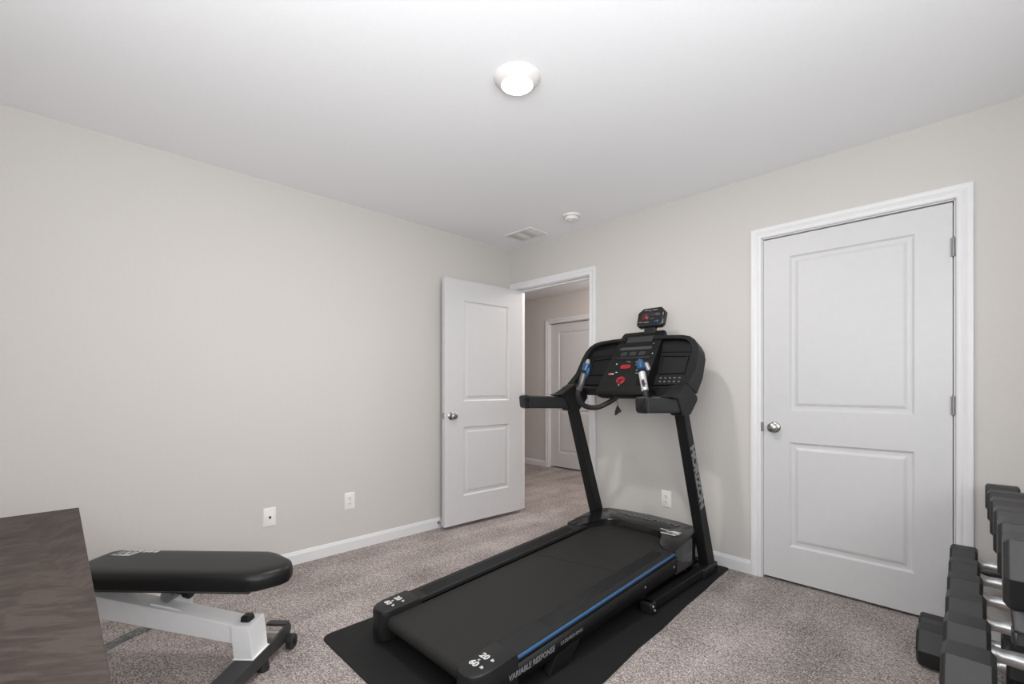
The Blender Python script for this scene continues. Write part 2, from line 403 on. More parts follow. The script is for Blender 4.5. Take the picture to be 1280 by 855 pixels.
# ------------------------------------------------------------------ wall and ceiling fittings
def rrect(w, h, r, n=5):
    pts = []
    for cx, cy, a0 in ((w/2-r, h/2-r, 0), (-w/2+r, h/2-r, 90), (-w/2+r, -h/2+r, 180), (w/2-r, -h/2+r, 270)):
        for i in range(n+1):
            a = R(a0 + 90*i/n); pts.append((cx+r*math.cos(a), cy+r*math.sin(a)))
    return pts
def outlet(name, label, cat, pos, nrm, kind):
    t = thing(name, label, cat, pos); p = Vector(pos); n = Vector(nrm); x = Vector((0,0,1)).cross(n); z = Vector((0,0,1))
    f = lambda d: (lambda a, b: p + x*a + z*b + n*d)
    g = G(); g.loft([[f(0)(a, b) for a, b in rrect(.074, .118, .006)], [f(.003)(a, b) for a, b in rrect(.074, .118, .006)], [f(.006)(a, b) for a, b in rrect(.066, .110, .005)]])
    g.build('cover_plate', 'plate', t)
    if kind == 'duplex':
        for s in (-1, 1):
            g = G(); o = .0195*s
            g.loft([[f(.0055)(a, b+o) for a, b in rrect(.034, .030, .011)], [f(.0085)(a, b+o) for a, b in rrect(.032, .028, .010)]])
            r = g.build('receptacle', 'plate', t)
            g = G()
            for dx, hh in ((-.0065, .0045), (.0065, .0036)):
                g.prism([(dx-.0011, o+.003-hh), (dx+.0011, o+.003-hh), (dx+.0011, o+.003+hh), (dx-.0011, o+.003+hh)], f(.0080), f(.0089))
            g.prism([(.0024*math.cos(R(k*45)), o-.0075+.0024*math.sin(R(k*45))) for k in range(8)], f(.0080), f(.0089))
            g.build('slot', 'slot', r)
        g = G(); g.prism([(.003*math.cos(R(k*45)), .003*math.sin(R(k*45))) for k in range(8)], f(.005), f(.0072)); g.build('screw', 'nickel', t)
    else:
        q = n.to_track_quat('Z', 'Y').to_matrix().to_4x4()
        g = G(); g.lathe([(.0085, .005), (.0085, .008), (.0055, .008), (.0055, .016), (.0048, .0165), (.001, .0165)], Matrix.Translation(p) @ q, 6); g.build('coax_jack', 'slot', t, label='dark coaxial jack')
        for s in (-1, 1):
            g = G(); g.lathe([(.0032, .005), (.0032, .0072), (.0005, .0075)], Matrix.Translation(p + z*.042*s) @ q, 10); g.build('screw', 'plate', t)
    return t
outlet('wall_jack', 'white cable jack plate on the left wall above the bench', 'wall jack', (0, -2.106, .336), (1, 0, 0), 'coax')
outlet('power_outlet', 'white duplex outlet on the left wall nearer the open door', 'outlet', (0, -1.583, .348), (1, 0, 0), 'duplex')
outlet('power_outlet', 'white duplex outlet on the far wall behind the treadmill', 'outlet', (1.57, 0, .364), (0, -1, 0), 'duplex')
# door stop on the baseboard
t = thing('door_stop', 'small metal door stop on the baseboard beside the open door', 'door stop', (.013, -.835, .045))
g = G(); q = Matrix.Translation((.013, -.835, .045)) @ Vector((1,0,0)).to_track_quat('Z', 'Y').to_matrix().to_4x4()
g.lathe([(.012, 0), (.012, .003), (.005, .006), (.0045, .052), (.0005, .053)], q, 16); g.build('stem', 'nickel', t)
g = G(); g.lathe([(.0005, .050), (.008, .051), (.0085, .060), (.006, .064), (.0005, .065)], q, 16); g.build('rubber_tip', 'plate', t)
# ceiling lamp
LX, LY = 1.775, -1.69
t = thing('ceiling_light', 'round white flush ceiling light, lit', 'ceiling light', (LX, LY, H))
dn = Matrix.Translation((LX, LY, H)) @ Matrix.Rotation(math.pi, 4, 'X')
g = G(); g.lathe([(.001, 0), (.095, 0), (.097, .004), (.094, .009), (.083, .021), (.071, .031), (.067, .033), (.064, .0305), (.001, .0305)], dn, 56); g.build('trim_ring', 'fixture', t, label='white sloped trim ring')
g = G(); g.lathe([(.064, .0306), (.0635, .0335), (.054, .037), (.036, .039), (.001, .040)], dn, 48); g.build('lens', 'lens', t, label='glowing lens')
# smoke detector
SX, SY = .962, -.295
t = thing('smoke_detector', 'round white smoke detector on the ceiling near the far wall', 'smoke detector', (SX, SY, H))
dn = Matrix.Translation((SX, SY, H)) @ Matrix.Rotation(math.pi, 4, 'X')
g = G(); g.lathe([(.001, 0), (.066, 0), (.067, .008), (.064, .014), (.052, .016), (.001, .016)], dn, 40); g.build('base', 'plate', t)
g = G(); g.lathe([(.048, .0155), (.050, .019), (.050, .031), (.046, .038), (.034, .041), (.029, .039), (.026, .041), (.013, .0425), (.001, .0425)], dn, 40); g.build('cover', 'plate', t)
g = G(); g.lathe([(.0125, .0424), (.012, .0452), (.001, .0458)], dn, 20); g.build('test_button', 'fixture', t)
g = G(); g.lathe([(.0028, .038), (.0024, .0425), (.0003, .0428)], dn @ Matrix.Translation((.030, .014, 0)), 8); g.build('indicator', 'slot', t)
# ceiling vent
t = thing('ceiling_vent', 'white rectangular louvred air vent on the ceiling in the corner', 'vent', (.418, -.228, H))
x0, x1, y0, y1 = .268, .568, -.338, -.118
g = G()
fr_o = [(x0, y0), (x1, y0), (x1, y1), (x0, y1)]; e = .022; fr_i = [(x0+e, y0+e), (x1-e, y0+e), (x1-e, y1-e), (x0+e, y1-e)]
g.ring(fr_o, fr_i, lambda a, b: (a, b, H), lambda a, b: (a*.985+.418*.015, b*.985-.228*.015, H-.007))
g.build('frame', 'plate', t, bevel=.0015)
g = G(); g.box((.413, y0+e, H-.007), (.423, y1-e, H-.001)); g.build('divider', 'plate', t)
g = G(); g.box((x0+e, y0+e, H-.0015), (x1-e, y1-e, H-.0005)); g.build('backing', pmat('vent_white_plate', (.80, .80, .80), .8), t)  # plain white plate behind the slats
k = 0
for xa, xb, sg in ((x0+e, .413, -1), (.423, x1-e, 1)):
    n = 9
    for i in range(n):
        y = y0+e + (y1-y0-2*e)*(i+.5)/n
        g = G(); g.box((xa, -.0075, -.0006), (xb, .0075, .0006), Matrix.Translation((0, y, H-.0045)) @ Matrix.Rotation(R(-9), 4, 'X')); g.build('slat', 'plate', t)

# ------------------------------------------------------------------ exercise mat
def arc(cx, cy, r, a0, a1, n=6): return [(cx+r*math.cos(R(a0+(a1-a0)*i/n)), cy+r*math.sin(R(a0+(a1-a0)*i/n))) for i in range(n+1)]
poly = arc(1.050, -2.145, .05, 180, 262) + arc(2.07, -2.155, .05, 278, 360)
poly += [(2.115, -1.80), (2.098, -1.50), (2.072, -1.23), (2.066, -1.0), (2.040, -.70), (2.030, -.45), (2.012, -.20)] + arc(1.985, -.040, .022, 0, 90, 3) + arc(1.02, -.040, .022, 90, 180, 3)
g = G(); g.prism(poly, lambda a, b: (a, b, 0), lambda a, b: (a, b, .006))
o = g.build('exercise_mat', 'mat', bevel=.002); recenter(o, (1.53, -1.1, 0))
tag(o, 'thin black rubber mat lying on the carpet under the treadmill', 'mat')

# ------------------------------------------------------------------ treadmill
XC = 1.548; HWD = .381; FL = .006
TM = thing('treadmill', 'large black treadmill with tilted console, side arms and blue stripe', 'treadmill', (XC, -1.1, FL))
def zt(y): return .150 + (y + 2.05) * .056
def rx(s, d): return XC + s*d
# deck body
g = G()
for s in (-1, 1):
    a, b = XC + s*.30, XC + s*HWD
    if a > b: a, b = b, a
    g.hexa([(a, -1.95, .062), (b, -1.95, .062), (b, -.52, .115), (a, -.52, .115)], [(a, -1.95, zt(-1.95)-.022), (b, -1.95, zt(-1.95)-.022), (b, -.52, zt(-.52)-.022), (a, -.52, zt(-.52)-.022)])
deck = g.build('deck_frame', 'charcoal', TM, bevel=.004)
g = G(); g.hexa([(XC-.30, -2.00, .085), (XC+.30, -2.00, .085), (XC+.30, -.45, .16), (XC-.30, -.45, .16)], [(XC-.30, -2.00, zt(-2.0)-.036), (XC+.30, -2.0, zt(-2.0)-.036), (XC+.30, -.45, zt(-.45)-.036), (XC-.30, -.45, zt(-.45)-.036)])
g.build('deck_board', 'gloss_black', TM)
# belt wraps the rear roller
g = G(); bw = .254; up = []; r = .030
yr = -1.990
top = [(y, zt(y) - .022) for y in [-.38 - i*(1.57/40) for i in range(41)]]
zc = zt(yr) - .022 - r
wrap = [(yr + r*math.cos(R(a)), zc + r*math.sin(R(a))) for a in range(90, 271, 15)]
bot = [(-1.6, zt(-1.6)-.088), (-.6, zt(-.6)-.088)]
prof = top + wrap + bot
for (y0_, z0_), (y1_, z1_) in zip(prof[:-1], prof[1:]):
    g.add([(XC-bw, y0_, z0_), (XC+bw, y0_, z0_), (XC+bw, y1_, z1_), (XC-bw, y1_, z1_)], [(0,1,2,3)])
bm = g.bm; bmesh.ops.remove_doubles(bm, verts=bm.verts, dist=1e-5)
belt = g.build('running_belt', 'belt', TM)
sl = belt.modifiers.new('thick', 'SOLIDIFY'); sl.thickness = .003; sl.offset = -1
g = G(); g.tube([(XC-.27, yr, zc), (XC+.27, yr, zc)], .0275, 20); g.build('rear_roller', 'charcoal', TM)
g = G(); ys = -1.02
g.hexa([(XC-bw+.004, ys-.06, zt(ys-.06)-.0222), (XC+bw-.004, ys+.05, zt(ys+.05)-.0222), (XC+bw-.004, ys+.054, zt(ys+.054)-.0222), (XC-bw+.004, ys-.056, zt(ys-.056)-.0222)],
       [(XC-bw+.004, ys-.06, zt(ys-.06)-.0215), (XC+bw-.004, ys+.05, zt(ys+.05)-.0215), (XC+bw-.004, ys+.054, zt(ys+.054)-.0215), (XC-bw+.004, ys-.056, zt(ys-.056)-.0215)])
g.build('belt_seam', 'tray', TM)
# side rails with a ribbed tread strip, blue stripe and outer skirt
for s in (-1, 1):
    sec = [(.262, -.020), (.262, -.004), (.268, 0), (.355, 0), (.372, -.003), (HWD, -.012), (HWD, -.030), (.30, -.030)]
    g = G(); rings = []
    for y in (-1.88, -.55): rings.append([(rx(s, d), y, zt(y)+dz) for d, dz in sec])
    g.loft(rings); rail = g.build('side_rail', 'rail', TM, bevel=.002)
    g = G()
    for i in range(6):
        d0 = .276 + i*.0115; rings = []
        for y in (-1.62 if s > 0 else -1.80, -.66): rings.append([(rx(s, d), y, zt(y)+dz) for d, dz in ((d0, -.0005), (d0, .0016), (d0+.006, .0016), (d0+.006, -.0005))])
        g.loft(rings)
    g.build('tread_strip', 'rail', rail)
    g = G(); sec = [(HWD-.004, -.0065), (HWD+.0012, -.0095), (HWD+.0020, -.0115), (HWD+.0020, -.0165), (HWD-.002, -.0165)]
    g.loft([[(rx(s, d), y, zt(y)+dz) for d, dz in sec] for y in (-1.89, -.57)])
    g.build('accent_stripe', 'blue', TM, label='bright blue stripe along the deck edge')
    g = G(); g.hexa([(rx(s, HWD), -1.93, .058), (rx(s, HWD+.004), -1.93, .058), (rx(s, HWD+.004), -.58, .118), (rx(s, HWD), -.58, .118)],
                    [(rx(s, HWD), -1.93, zt(-1.93)-.030), (rx(s, HWD+.004), -1.93, zt(-1.93)-.030), (rx(s, HWD+.004), -.58, zt(-.58)-.030), (rx(s, HWD), -.58, zt(-.58)-.030)])
    sk = g.build('side_skirt', 'charcoal', TM)
    if s > 0:
        dv = Vector((0, 1, .050))
        def skp(y, dz=0): return (XC+HWD+.0046, y, (zt(y)-.030 + .058 + (y+1.93)*.0444)/2 + dz)
        text('lettering', 'VARIABLE RESPONSE', .030, skp(-1.765), dv, (0, 0, 1), 'print_g', sk, sx=.92, shear=.2, bold=.0006)
        text('lettering', 'CUSHIONING', .019, skp(-1.525), dv, (0, 0, 1), 'print_g', sk, sx=1.25)
        for y in (-.93, -.62):
            g = G(); g.tube([(XC+HWD+.003, y, zt(y)-.075), (XC+HWD+.0075, y, zt(y)-.075)], .006, 10); g.build('bolt', 'grey_metal', sk)
    # rear end cap: rounded block that curls round the roller end
    g = G()
    ex = 0 if s > 0 else .014
    out = [(HWD+.004, -1.84), (HWD+.005, -1.975+ex), (HWD-.004, -2.020+ex), (HWD-.022, -2.046+ex), (HWD-.05, -2.058+ex), (.290, -2.054+ex), (.272, -2.040+ex), (.262, -2.01+ex), (.262, -1.98), (.258, -1.93), (.254, -1.84)]
    lo = [(rx(s, d), y, .026 if y < -1.95 else .036) for d, y in out]
    mid = [(rx(s, d), y, zt(y)-.012) for d, y in out]
    cx_, cy_ = .325, -1.94
    hi = [(rx(s, cx_+(d-cx_)*.93), cy_+(y-cy_)*.965, zt(y)+.0035) for d, y in out]
    hi2 = [(rx(s, cx_+(d-cx_)*.80), cy_+(y-cy_)*.90, zt(y)+.0060) for d, y in out]
    g.loft([lo, mid, hi, hi2]); cap = g.build('end_cap', 'black_plastic', TM, bevel=.003)
    xr_ = Vector((.80, -.60, 0)) if s > 0 else Vector((.80, -.60, 0))
    yb = -1.962 if s > 0 else -1.945
    base = Vector((rx(s, .318), yb, zt(yb)+.0066))
    yv = Vector((0, 1, .056))
    xv = Vector((1, 0, 0))
    text('size_marking', '20', .038, base + Vector((-.014*1, .026, .0014)), xv, yv, 'print_w', cap, bold=.0012)
    text('size_marking', '60', .038, base + Vector((-.014*1, -.026, -.0014)), xv, yv, 'print_w', cap, bold=.0012)
    text('size_marking', 'in', .019, base + Vector((.026, .030, .0016)), xv, yv, 'print_w', cap, bold=.0008)
    text('size_marking', 'in', .019, base + Vector((.026, -.022, -.0012)), xv, yv, 'print_w', cap, bold=.0008)
    text('size_marking', 'x', .016, base + Vector((-.014, 0, 0)), xv, yv, 'print_w', cap, bold=.0006)
    # rear leg under the deck
    x0_, x1_ = (rx(s, HWD-.030), rx(s, HWD+.006))
    pl_ = [(-1.625, .074), (-1.475, .086), (-1.478, .068), (-1.515, .040), (-1.555, FL), (-1.660, FL), (-1.668, .014), (-1.640, .050)]
    g = G(); g.prism(pl_, lambda a, b: (x0_, a, b), lambda a, b: (x1_, a, b)); g.build('rear_leg', 'charcoal', TM, bevel=.002)
# motor hood
def zh(y): return .242 + (y + .60) * .13 if y < -.34 else .2758 + (y+.34)*.03
outl = [(-.381, -.600), (-.318, -.600), (-.290, -.585), (-.262, -.545), (-.235, -.475), (-.205, -.425), (-.165, -.395), (-.10, -.385), (.10, -.385), (.165, -.395), (.205, -.425), (.235, -.475), (.262, -.545), (.290, -.585), (.318, -.600), (.384, -.600),
        (.384, -.40), (.372, -.33), (.345, -.235), (.315, -.205), (.20, -.178), (0, -.165), (-.20, -.178), (-.315, -.205), (-.345, -.235), (-.372, -.33), (-.381, -.40)]
g = G()
ins = lambda d, y, k: (d*(1-k*.02), y*(1-k*.0) + k*(-.006 if y > -.3 else .006))
g.loft([[(XC+d, y, .105 if y > -.42 else zt(y)-.034 if abs(d) < .30 else .105) for d, y in outl],
        [(XC+d, y, zh(y)-.010) for d, y in outl],
        [(XC+ins(d, y, .5)[0], ins(d, y, .5)[1], zh(y)-.002) for d, y in outl],
        [(XC+ins(d, y, 1)[0], ins(d, y, 1)[1], zh(y)) for d, y in outl]])
hood = g.build('motor_hood', 'gloss_black', TM)
hv = Vector((0, 1, .09))
text('lettering', 'HORIZON', .062, (XC+.02, -.265, zh(-.265)+.0008), (1, 0, 0), (0, 1, .06), 'print_m', hood, sx=1.55, bold=.002)
g = G()
for pts in ([(.225, -.408), (.262, -.372), (.312, -.372), (.300, -.398), (.262, -.392)], [(.178, -.372), (.232, -.378), (.230, -.385), (.176, -.379)], [(.205, -.420), (.300, -.420), (.296, -.430), (.202, -.430)], [(.270, -.404), (.315, -.404), (.312, -.411), (.268, -.411)]):
    g.prism(pts, lambda a, b: (XC+a, b, zh(b)+.0003), lambda a, b: (XC+a, b, zh(b)+.0012))
g.build('badge', 'print_w', hood)
# uprights
for s in (-1, 1):
    a, b = sorted((rx(s, .357), rx(s, .417)))
    g = G(); g.hexa([(a, -.222, FL+.01), (b, -.222, FL+.01), (b, -.122, FL+.01), (a, -.122, FL+.01)], [(a, -.575, 1.03), (b, -.575, 1.03), (b, -.51, 1.03), (a, -.51, 1.03)])
    u = g.build('upright', 'charcoal', TM, bevel=.006, seg=3)
    if s > 0:
        q0 = Vector((b+.0006, -.20-.18*.0, 0))
        def up_c(z): k = (z-.016)/1.014; return Vector((b+.0004, (-.222-.353*k + -.122-.388*k)/2, z))
        dvec = up_c(.3) - up_c(.9)
        text('lettering', 'HORIZON', .074, up_c(.625), dvec, (0, 1, 0), 'print_g', u, sx=1.18, bold=.0042, extr=.0004)
    # base frame rail on the floor
    a, b = sorted((rx(s, .345), rx(s, .405)))
    a, b = sorted((rx(s, .362), rx(s, .414)))
    g = G(); g.box((a, -.92, FL+.010), (b, -.13, FL+.058)); g.build('base_rail', 'charcoal', TM, bevel=.004)
    a2, b2 = sorted((rx(s, .340), rx(s, .425)))
    g = G(); g.box((a2, -.315, FL), (b2, -.115, FL+.062)); fo = g.build('upright_foot', 'black_plastic', TM, bevel=.012, seg=3)
    for yy in (-.28, -.15):
        g = G(); g.tube([(rx(s, .424), yy, FL+.036), (rx(s, .432), yy, FL+.036)], .009, 6); g.build('bolt', 'charcoal', fo)
    g = G(); g.box(((a2+.018) if s > 0 else a2, -.940, FL), (b2 if s > 0 else b2-.018, -.885, FL+.058)); gc = g.build('rail_end', 'black_plastic', TM, bevel=.01, seg=3)
    for (yy, zz) in ((-.925, .050), (-.908, .026)):
        g = G(); g.tube([(rx(s, .423), yy, zz), (rx(s, .431), yy, zz)], .007, 8); g.build('bolt', 'grey_metal', gc)
g = G(); g.box((XC-.345, -.22, FL+.014), (XC+.345, -.15, FL+.070)); g.build('cross_tube', 'charcoal', TM, bevel=.004)
g = G(); g.box((XC-.345, -.90, FL+.014), (XC+.345, -.84, FL+.055)); g.build('cross_tube', 'charcoal', TM, bevel=.004)
# lift link between base and deck
for s in (-1, 1):
    g = G(); g.tube([(rx(s, .32), -.36, FL+.05), (rx(s, .32), -.50, .125)], .017, 10); g.build('lift_link', 'silver', TM)
# handrail arms and elbows
for s in (-1, 1):
    a, b = sorted((rx(s, .362), rx(s, .420)))
    am = (a+b)/2
    prof = rrect(b-a, .080, .014, 4)
    rings = []
    ea = .035 if s > 0 else 0
    for (y, z, k) in ((-.55, 1.045, 1), (-.985+ea, 1.060, 1), (-1.006+ea, 1.0605, .97), (-1.016+ea, 1.061, .86)):
        rings.append([(am + u*k, y - v*.12, z + v*k) for u, v in prof])
    g = G(); g.loft(rings); arm = g.build('side_arm', 'arm_grey', TM)
    g = G(); g.loft([[(am + u*k, y + ea - v*.12, 1.061 + v*k) for u, v in prof] for y, k in ((-.992, 1.05), (-1.012, 1.04), (-1.024, .9), (-1.026, .7))])
    g.build('arm_cap', 'gloss_black', arm)
    pe = [(-.75, 1.098), (-.69, 1.110), (-.64, 1.130), (-.60, 1.150), (-.555, 1.170), (-.52, 1.168), (-.415, 1.102), (-.405, 1.075), (-.455, 1.030), (-.50, .992), (-.592, .992), (-.61, 1.003), (-.66, 1.085)]
    a, b = sorted((rx(s, .352), rx(s, .427)))
    g = G(); g.prism(pe, lambda y, z: (a, y, z), lambda y, z: (b, y, z)); g.build('elbow', 'charcoal', TM, bevel=.010, seg=3)
# console
CON = bpy.data.objects.new('console', None)
TH = R(25)
def W(d, s_, h, bend=0):
    fd = bend*max(0, min(1, (abs(d)-.24)/.13)); h = h + fd*1.9*max(0, .16-s_)**2*(1 if h > -.09 else .55)
    return (XC+d, -.47 + s_*math.sin(TH) - h*math.cos(TH), 1.17 + s_*math.cos(TH) + h*math.sin(TH))
for sg in (-1, 1):
    o_ = [(.10, .340), (.20, .338), (.30, .330), (.345, .318), (.380, .293), (.405, .255), (.420, .205), (.428, .08), (.428, -.030), (.355, -.050), (.335, -.050), (.28, -.042), (.10, -.040)]
    i_ = [(.10, .318), (.20, .316), (.29, .308), (.325, .298), (.352, .278), (.370, .246), (.382, .200), (.386, .08), (.385, -.01), (.355, -.028), (.33, -.028), (.28, -.026), (.10, -.024)]
    g = G(); g.ring(o_, i_, lambda a, b: W(sg*a, b, 0, 1), lambda a, b: W(sg*a, b, -.105, 1))
    wing = g.build('console_wing', 'charcoal', TM, bevel=.006, seg=3)
    g = G(); g.prism(i_, lambda a, b: W(sg*a, b, -.035), lambda a, b: W(sg*a, b, -.10)); tray = g.build('storage_tray', 'tray', TM)
    # upper lip and holder pocket
    g = G(); po = [(.165, .285), (.355, .262), (.365, .225), (.165, .235)]
    g.prism(po, lambda a, b: W(sg*a, b, -.036), lambda a, b: W(sg*a, b, -.018 if b > .25 else -.030)); g.build('tray_lip', 'console', tray, bevel=.003)
    po = [(.170, .215), (.352, .205), (.346, .085), (.182, .080)]; pi = [(.180, .206), (.340, .196), (.335, .094), (.190, .089)]
    g = G(); g.ring(po, pi, lambda a, b: W(sg*a, b, -.036), lambda a, b: W(sg*a, b, -.026)); g.build('pocket_rim', 'console', tray, bevel=.002)
    g = G(); po = [(.165, .072), (.352, .072), (.358, .008), (.165, .004)]
    g.prism(po, lambda a, b: W(sg*a, b, -.036), lambda a, b: W(sg*a, b, -.022)); kp = g.build('key_panel', 'console', tray, bevel=.003)
    if sg > 0:
        for row in range(2):
            for k in range(5):
                a0, b0 = .205 + k*.030, .050 - row*.024
                g = G(); g.prism([(a0-.006, b0-.003), (a0+.006, b0-.003), (a0+.006, b0+.003), (a0-.006, b0+.003)], lambda a, b: W(sg*a, b, -.0225), lambda a, b: W(sg*a, b, -.0200)); g.build('key', 'print_g', kp)
# centre pod
PB = Vector((0, -.588, 1.125)); PV = Vector((0, .300, .381)); PL = PV.length; PV.normalize(); PN = Vector((0, -PV.z, PV.y))
PX = .004
def P(d, s_, h=0): return Vector((XC + PX, 0, 0)) + PB + PV*s_ + PN*h + Vector((d, 0, 0))
po = [(-.588, 1.125), (-.288, 1.506), (-.270, 1.519), (-.252, 1.512), (-.228, 1.465), (-.30, 1.22), (-.36, 1.125), (-.43, 1.090), (-.53, 1.078), (-.572, 1.088), (-.590, 1.106)]
g = G(); rings = []
for d, k in ((-.168, .94), (-.161, .985), (-.148, 1), (.148, 1), (.161, .985), (.168, .94)):
    rings.append([(XC+PX + d*(1.0 - .08*max(0, min(1, (z-1.1)/.39))), -.42 + (y+.42)*k, 1.27+(z-1.27)*k) for y, z in po])
g.loft(rings); pod = g.build('console', 'console', TM, bevel=.006, seg=3)
def quad(name, d0, d1, s0, s1, mat, parent, h=.0015, bev=0, r=None, skew=0):
    g = G()
    pts = [(d0, s0), (d1, s0), (d1+skew, s1), (d0+skew, s1)] if not r else [((d0+d1)/2+u, (s0+s1)/2+v) for u, v in rrect(d1-d0, s1-s0, r, 4)]
    g.prism(pts, lambda a, b: P(a, b, -.001), lambda a, b: P(a, b, h)); return g.build(name, mat, parent, bevel=bev)
quad('upper_panel', -.135, .135, .255, .475, 'tray', pod, .0012, r=.02)
quad('display_screen', -.095, .095, .405, .455, 'screen', pod, .0022, r=.006)
quad('shelf_slot', -.118, .112, .338, .362, 'slot', pod, .0035, r=.008)
for k in range(3): quad('program_key', -.095+k*.065, -.05+k*.065, .290, .322, 'screen', pod, .0022, r=.006)
quad('divider_line', -.125, .120, .272, .2745, 'print_d', pod, .002)
quad('start_button', -.055, .018, .178, .212, 'red', pod, .005, r=.014)
g = G(); g.lathe([(.030, 0), (.030, .004), (.024, .010), (.020, .008), (.001, .008)], Matrix.Translation(P(-.012, .085)) @ PN.to_track_quat('Z', 'Y').to_matrix().to_4x4(), 24)
sb = g.build('stop_button', 'red', pod)
g = G(); g.box((-.012, -.008, .004), (.012, .008, .017), Matrix.Translation(P(-.012, .088)) @ PN.to_track_quat('Z', 'Y').to_matrix().to_4x4()); g.build('safety_key', 'red', sb, bevel=.002)
for (d, s_, w, h_, m_) in ((-.095, .222, .008, .008, 'print_w'), (-.105, .140, .038, .005, 'print_w'), (-.070, .152, .014, .005, 'print_w'), (.045, .235, .02, .004, 'print_g'), (.052, .212, .012, .006, 'print_g'),
                        (.070, .165, .010, .008, 'print_g'), (.092, .165, .010, .006, 'print_g'), (.080, .142, .022, .005, 'print_g'), (-.015, .238, .03, .004, 'print_g'), (.132, .300, .006, .008, 'print_w'), (.112, .385, .010, .006, 'print_g'), (-.012, .052, .004, .016, 'print_w')):
    quad('key_marking', d-w/2, d+w/2, s_-h_/2, s_+h_/2, m_, pod, .0022)
quad('key_marking', -.125, -.085, .130, .136, 'red', pod, .0022)
# speaker grille ribs on the pod's lower right
for k in range(6):
    quad('vent_rib', .105, .150, .050+k*.015, .056+k*.015, 'tray', pod, .004)
# safety tether and clip
g = G(); g.tube([P(-.012, .075, .012), P(-.010, .02, .02), P(-.010, -.02, .022), (XC+.010, -.60, 1.055), (XC+.012, -.598, 1.035)], .0018, 8)
tet = g.build('safety_tether', 'gloss_black', TM)
cm = Matrix.Translation((XC+.012, -.598, 1.030))
g = G(); g.prism([(-.006, .006), (.004, .004), (-.008, -.050), (-.022, -.054), (-.020, -.03)], lambda a, b: cm @ Vector((a, -.005, b)), lambda a, b: cm @ Vector((a, .005, b)))
g.prism([(.002, .002), (.006, -.004), (.024, -.026), (.016, -.034), (-.004, -.044)], lambda a, b: cm @ Vector((a, -.004, b)), lambda a, b: cm @ Vector((a, .004, b))); g.build('clip', 'gloss_black', tet, bevel=.001)
# curved front grips with blue dials
def smooth_path(pts, n=6):
    pts = [Vector(p) for p in pts]; out = []
    for i in range(len(pts)-1):
        p0 = pts[max(i-1, 0)]; p1 = pts[i]; p2 = pts[i+1]; p3 = pts[min(i+2, len(pts)-1)]
        for k in range(n):
            t_ = k/n
            out.append(.5*((2*p1) + (-p0+p2)*t_ + (2*p0-5*p1+4*p2-p3)*t_*t_ + (-p0+3*p1-3*p2+p3)*t_**3))
    out.append(pts[-1]); return out
XG = 1.560
for s in (-1, 1):
    gx = lambda d: XG + s*d
    path = smooth_path([(gx(.09), -.47, 1.085), (gx(.13), -.50, 1.052), (gx(.185), -.555, 1.018), (gx(.228), -.63, 1.030), (gx(.240), -.680, 1.085), (gx(.229), -.684, 1.150), (gx(.200), -.668, 1.245)])
    g = G(); g.tube(path, .0165, 14); gr = g.build('front_grip', 'arm_grey', TM)
    A = Vector((gx(.233), -.684, 1.128)); Bp = Vector((gx(.1965), -.664, 1.262)); ax = (Bp-A).normalized()
    g = G(); g.tube([A, A+ax*.006, A+ax*.110, A+ax*.118], [.0165, .0200, .0200, .0150], 16); g.build('pulse_sensor', 'silver' if s > 0 else 'dark_metal', gr, label='polished metal pulse sensor' if s > 0 else 'dark metal pulse sensor')
    g = G(); g.tube([Bp-ax*.012, Bp-ax*.004, Bp+ax*.034, Bp+ax*.040], [.018, .0235, .0235, .018], 20); g.build('control_dial', 'bluem', gr, label='blue translucent dial')
    g = G(); g.tube([Bp+ax*.040, Bp+ax*.052, Bp+ax*.064, Bp+ax*.068], [.0155, .0145, .010, .004], 16) if s < 0 else g.tube([Bp+ax*.040, Bp+ax*.046, Bp+ax*.052], [.017, .015, .007], 16)
    g.build('grip_tip', 'print_g' if s < 0 else 'bluem', gr)
    if s > 0:
        A2 = Vector((gx(.232), -.640, 1.245)); g = G(); g.tube([A2, A2+Vector((-.001, 0, .005)), A2+Vector((-.016, -.004, .042)), A2+Vector((-.018, -.004, .047))], [.006, .013, .013, .006], 14); g.build('thumb_toggle', 'grey_metal', gr)
    else:
        g = G(); g.tube([Bp-ax*.05+Vector((.020, .004, 0)), Bp-ax*.03+Vector((.022, .004, 0)), Bp+Vector((.020, .004, 0)), Bp+ax*.02+Vector((.018, .004, 0))], [.006, .012, .012, .006], 14); g.build('thumb_toggle', 'bluem', gr)
# small display head on a neck
NC = Vector((1.604, -.270, 1.604)); th = R(14); hy = Vector((0, math.sin(th), math.cos(th))); hn = Vector((0, -math.cos(th), math.sin(th)))
g = G(); g.hexa([(NC.x-.050, -.292, 1.470), (NC.x+.040, -.292, 1.470), (NC.x+.040, -.262, 1.470), (NC.x-.050, -.262, 1.470)], [(NC.x-.040, -.285, 1.57), (NC.x+.030, -.285, 1.57), (NC.x+.030, -.255, 1.57), (NC.x-.040, -.255, 1.57)])
nk = g.build('display_neck', 'black_plastic', TM, bevel=.004)
oc = [(-.096, -.048), (-.078, -.066), (.078, -.066), (.096, -.048), (.101, .032), (.070, .066), (-.056, .066), (-.094, .036)]
def D(a, b, h): return NC + Vector((a, 0, 0)) + hy*b + hn*h
g = G(); g.loft([[D(a*.92, b*.9, -.030) for a, b in oc], [D(a, b, -.020) for a, b in oc], [D(a, b, .012) for a, b in oc], [D(a*.93, b*.91, .020) for a, b in oc]])
dh = g.build('display_head', 'gloss_black', TM, bevel=.003)
def dq(name, a0, a1, b0, b1, m_):
    g = G(); g.prism([(a0, b0), (a1, b0), (a1, b1), (a0, b1)], lambda a, b: D(a, b, .0195), lambda a, b: D(a, b, .0208)); g.build(name, m_, dh)
